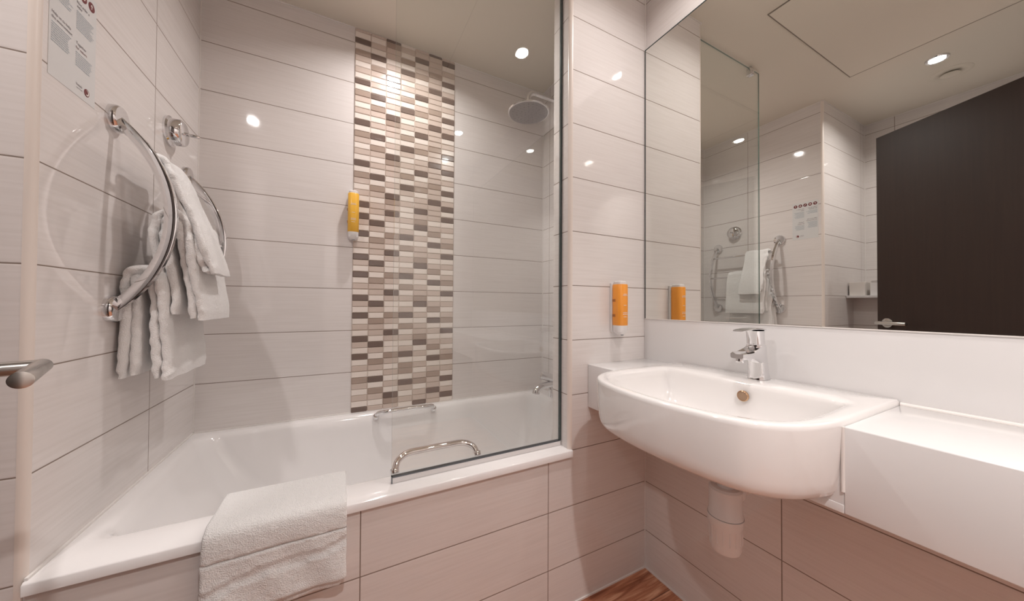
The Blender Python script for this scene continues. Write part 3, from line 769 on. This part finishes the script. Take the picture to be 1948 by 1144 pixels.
part('seal_ring', lathe(bmesh.new(), [(.040, .5262), (.0415, .5262), (.0415, .5282), (.040, .5282)], (px, py, 0), n=48), GREY, t)
part('outlet_pipe', tube(bmesh.new(), [(px+.02, py+.004, .575), (px+.10, py+.004, .573), (-.001, py+.004, .570)], .0185, 24), PLAST, t, True)
part('outlet_nut', cyl(bmesh.new(), (px+.036, py+.004, .575), (px+.058, py+.004, .574), .0275, n=32, bev=.003), PLAST, t, True)

# ================================================================== DOOR
dd = Vector((.37, -.93, 0)).normalized(); nn = Vector((.93, .37, 0)).normalized(); F0 = Vector((-1.570, -.260, 0))
def dpt(s_, o_, z): v = F0+dd*s_+nn*o_; v.z = z; return v
def dbox(bm, s0, s1, o0, o1, z0, z1, bev=0):
    vs = [bm.verts.new(dpt(a, b, c)) for a in (s0, s1) for b in (o0, o1) for c in (z0, z1)]
    fs = [(0, 1, 3, 2), (4, 6, 7, 5), (0, 4, 5, 1), (2, 3, 7, 6), (0, 2, 6, 4), (1, 5, 7, 3)]; F_ = [bm.faces.new([vs[i] for i in f]) for f in fs]
    bmesh.ops.recalc_face_normals(bm, faces=F_)
    if bev: bmesh.ops.bevel(bm, geom=list(set(e for f in F_ for e in f.edges)), offset=bev, segments=2, affect='EDGES')
    return bm
D = obj('door_1', dbox(bmesh.new(), 0, .80, -.042, 0, .008, 2.04, .0015), WENGE, kind='structure')
def lever_set(sgn, base):
    z = .995; s0 = .050
    o = obj('door_handle', bmesh.new(), SATIN); bm = bmesh.new()
    a = base; b = base+sgn*.066
    cyl(bm, dpt(s0, a, z), dpt(s0, a+sgn*.009, z), .0255, n=40, bev=.0015)
    R9 = .0095
    pts = [dpt(s0, a, z), dpt(s0, b-sgn*.008, z), dpt(s0+.0025, b-sgn*.002, z), dpt(s0+.008, b, z), dpt(s0+.125, b, z)]
    tube(bm, [dpt(s0, a, z), dpt(s0, b+sgn*.002, z)], R9, 24); cyl(bm, dpt(s0-R9, b, z), dpt(s0+.122, b, z), R9, n=32, bev=.0008)
    bm.to_mesh(o.data); bm.free()
    for p in o.data.polygons: p.use_smooth = True
    o.data.set_sharp_from_angle(angle=math.radians(40)); o.parent = D; o['label'] = 'satin steel lever handle'
lever_set(1, 0); lever_set(-1, -.042)

# ================================================================== TOILET RECESS (seen in the mirror)
bm = bmesh.new(); box(bm, XF, -2.107, -.95, -.0, 0, 1.1425)
for f in bm.faces: f.material_index = 0 if abs(f.normal.x) > .5 else 1
obj('wall_boxing', bm, [T_box, T_recess], kind='structure')
o = obj('recess_shelf', bmbox(XF+.001, -1.982, -.80, -.001, 1.143, 1.160, bev=.002), SOLID)
tag(o, 'white shelf on tiled boxing, seen in the mirror left of the door', 'shelf'); place(o, (-2.15, -.4, 1.143))
t = thing('tissue_box', 'plain white tissue box at the left on the recess shelf, seen in the mirror', 'box', (-2.06, -.040, 1.160))
part('carton', bmbox(-2.12, -2.01, -.085, -.008, 1.1605, 1.252, bev=.002), PAPER, t)
part('opening', bmbox(-2.09, -2.04, -.060, -.030, 1.2518, 1.2525), pm('shadow_slot', (.3, .26, .23), .8), t)
t = thing('paper_pack', 'stacked white paper pack next to the tissue box on the recess shelf', 'paper pack', (-2.06, -.17, 1.160))
part('pack', bmbox(-2.15, -2.03, -.245, -.104, 1.1605, 1.262, bev=.003), PAPER, t)
part('front_card', bmbox(-2.028, -2.022, -.245, -.108, 1.1605, 1.243, bev=.001), PLAST, t)
bm = bmesh.new()
for i in range(4): box(bm, -2.0299, -2.0295, -.240, -.112, 1.246+i*.004, 1.2468+i*.004)
part('sheet_lines', bm, GREY, t)
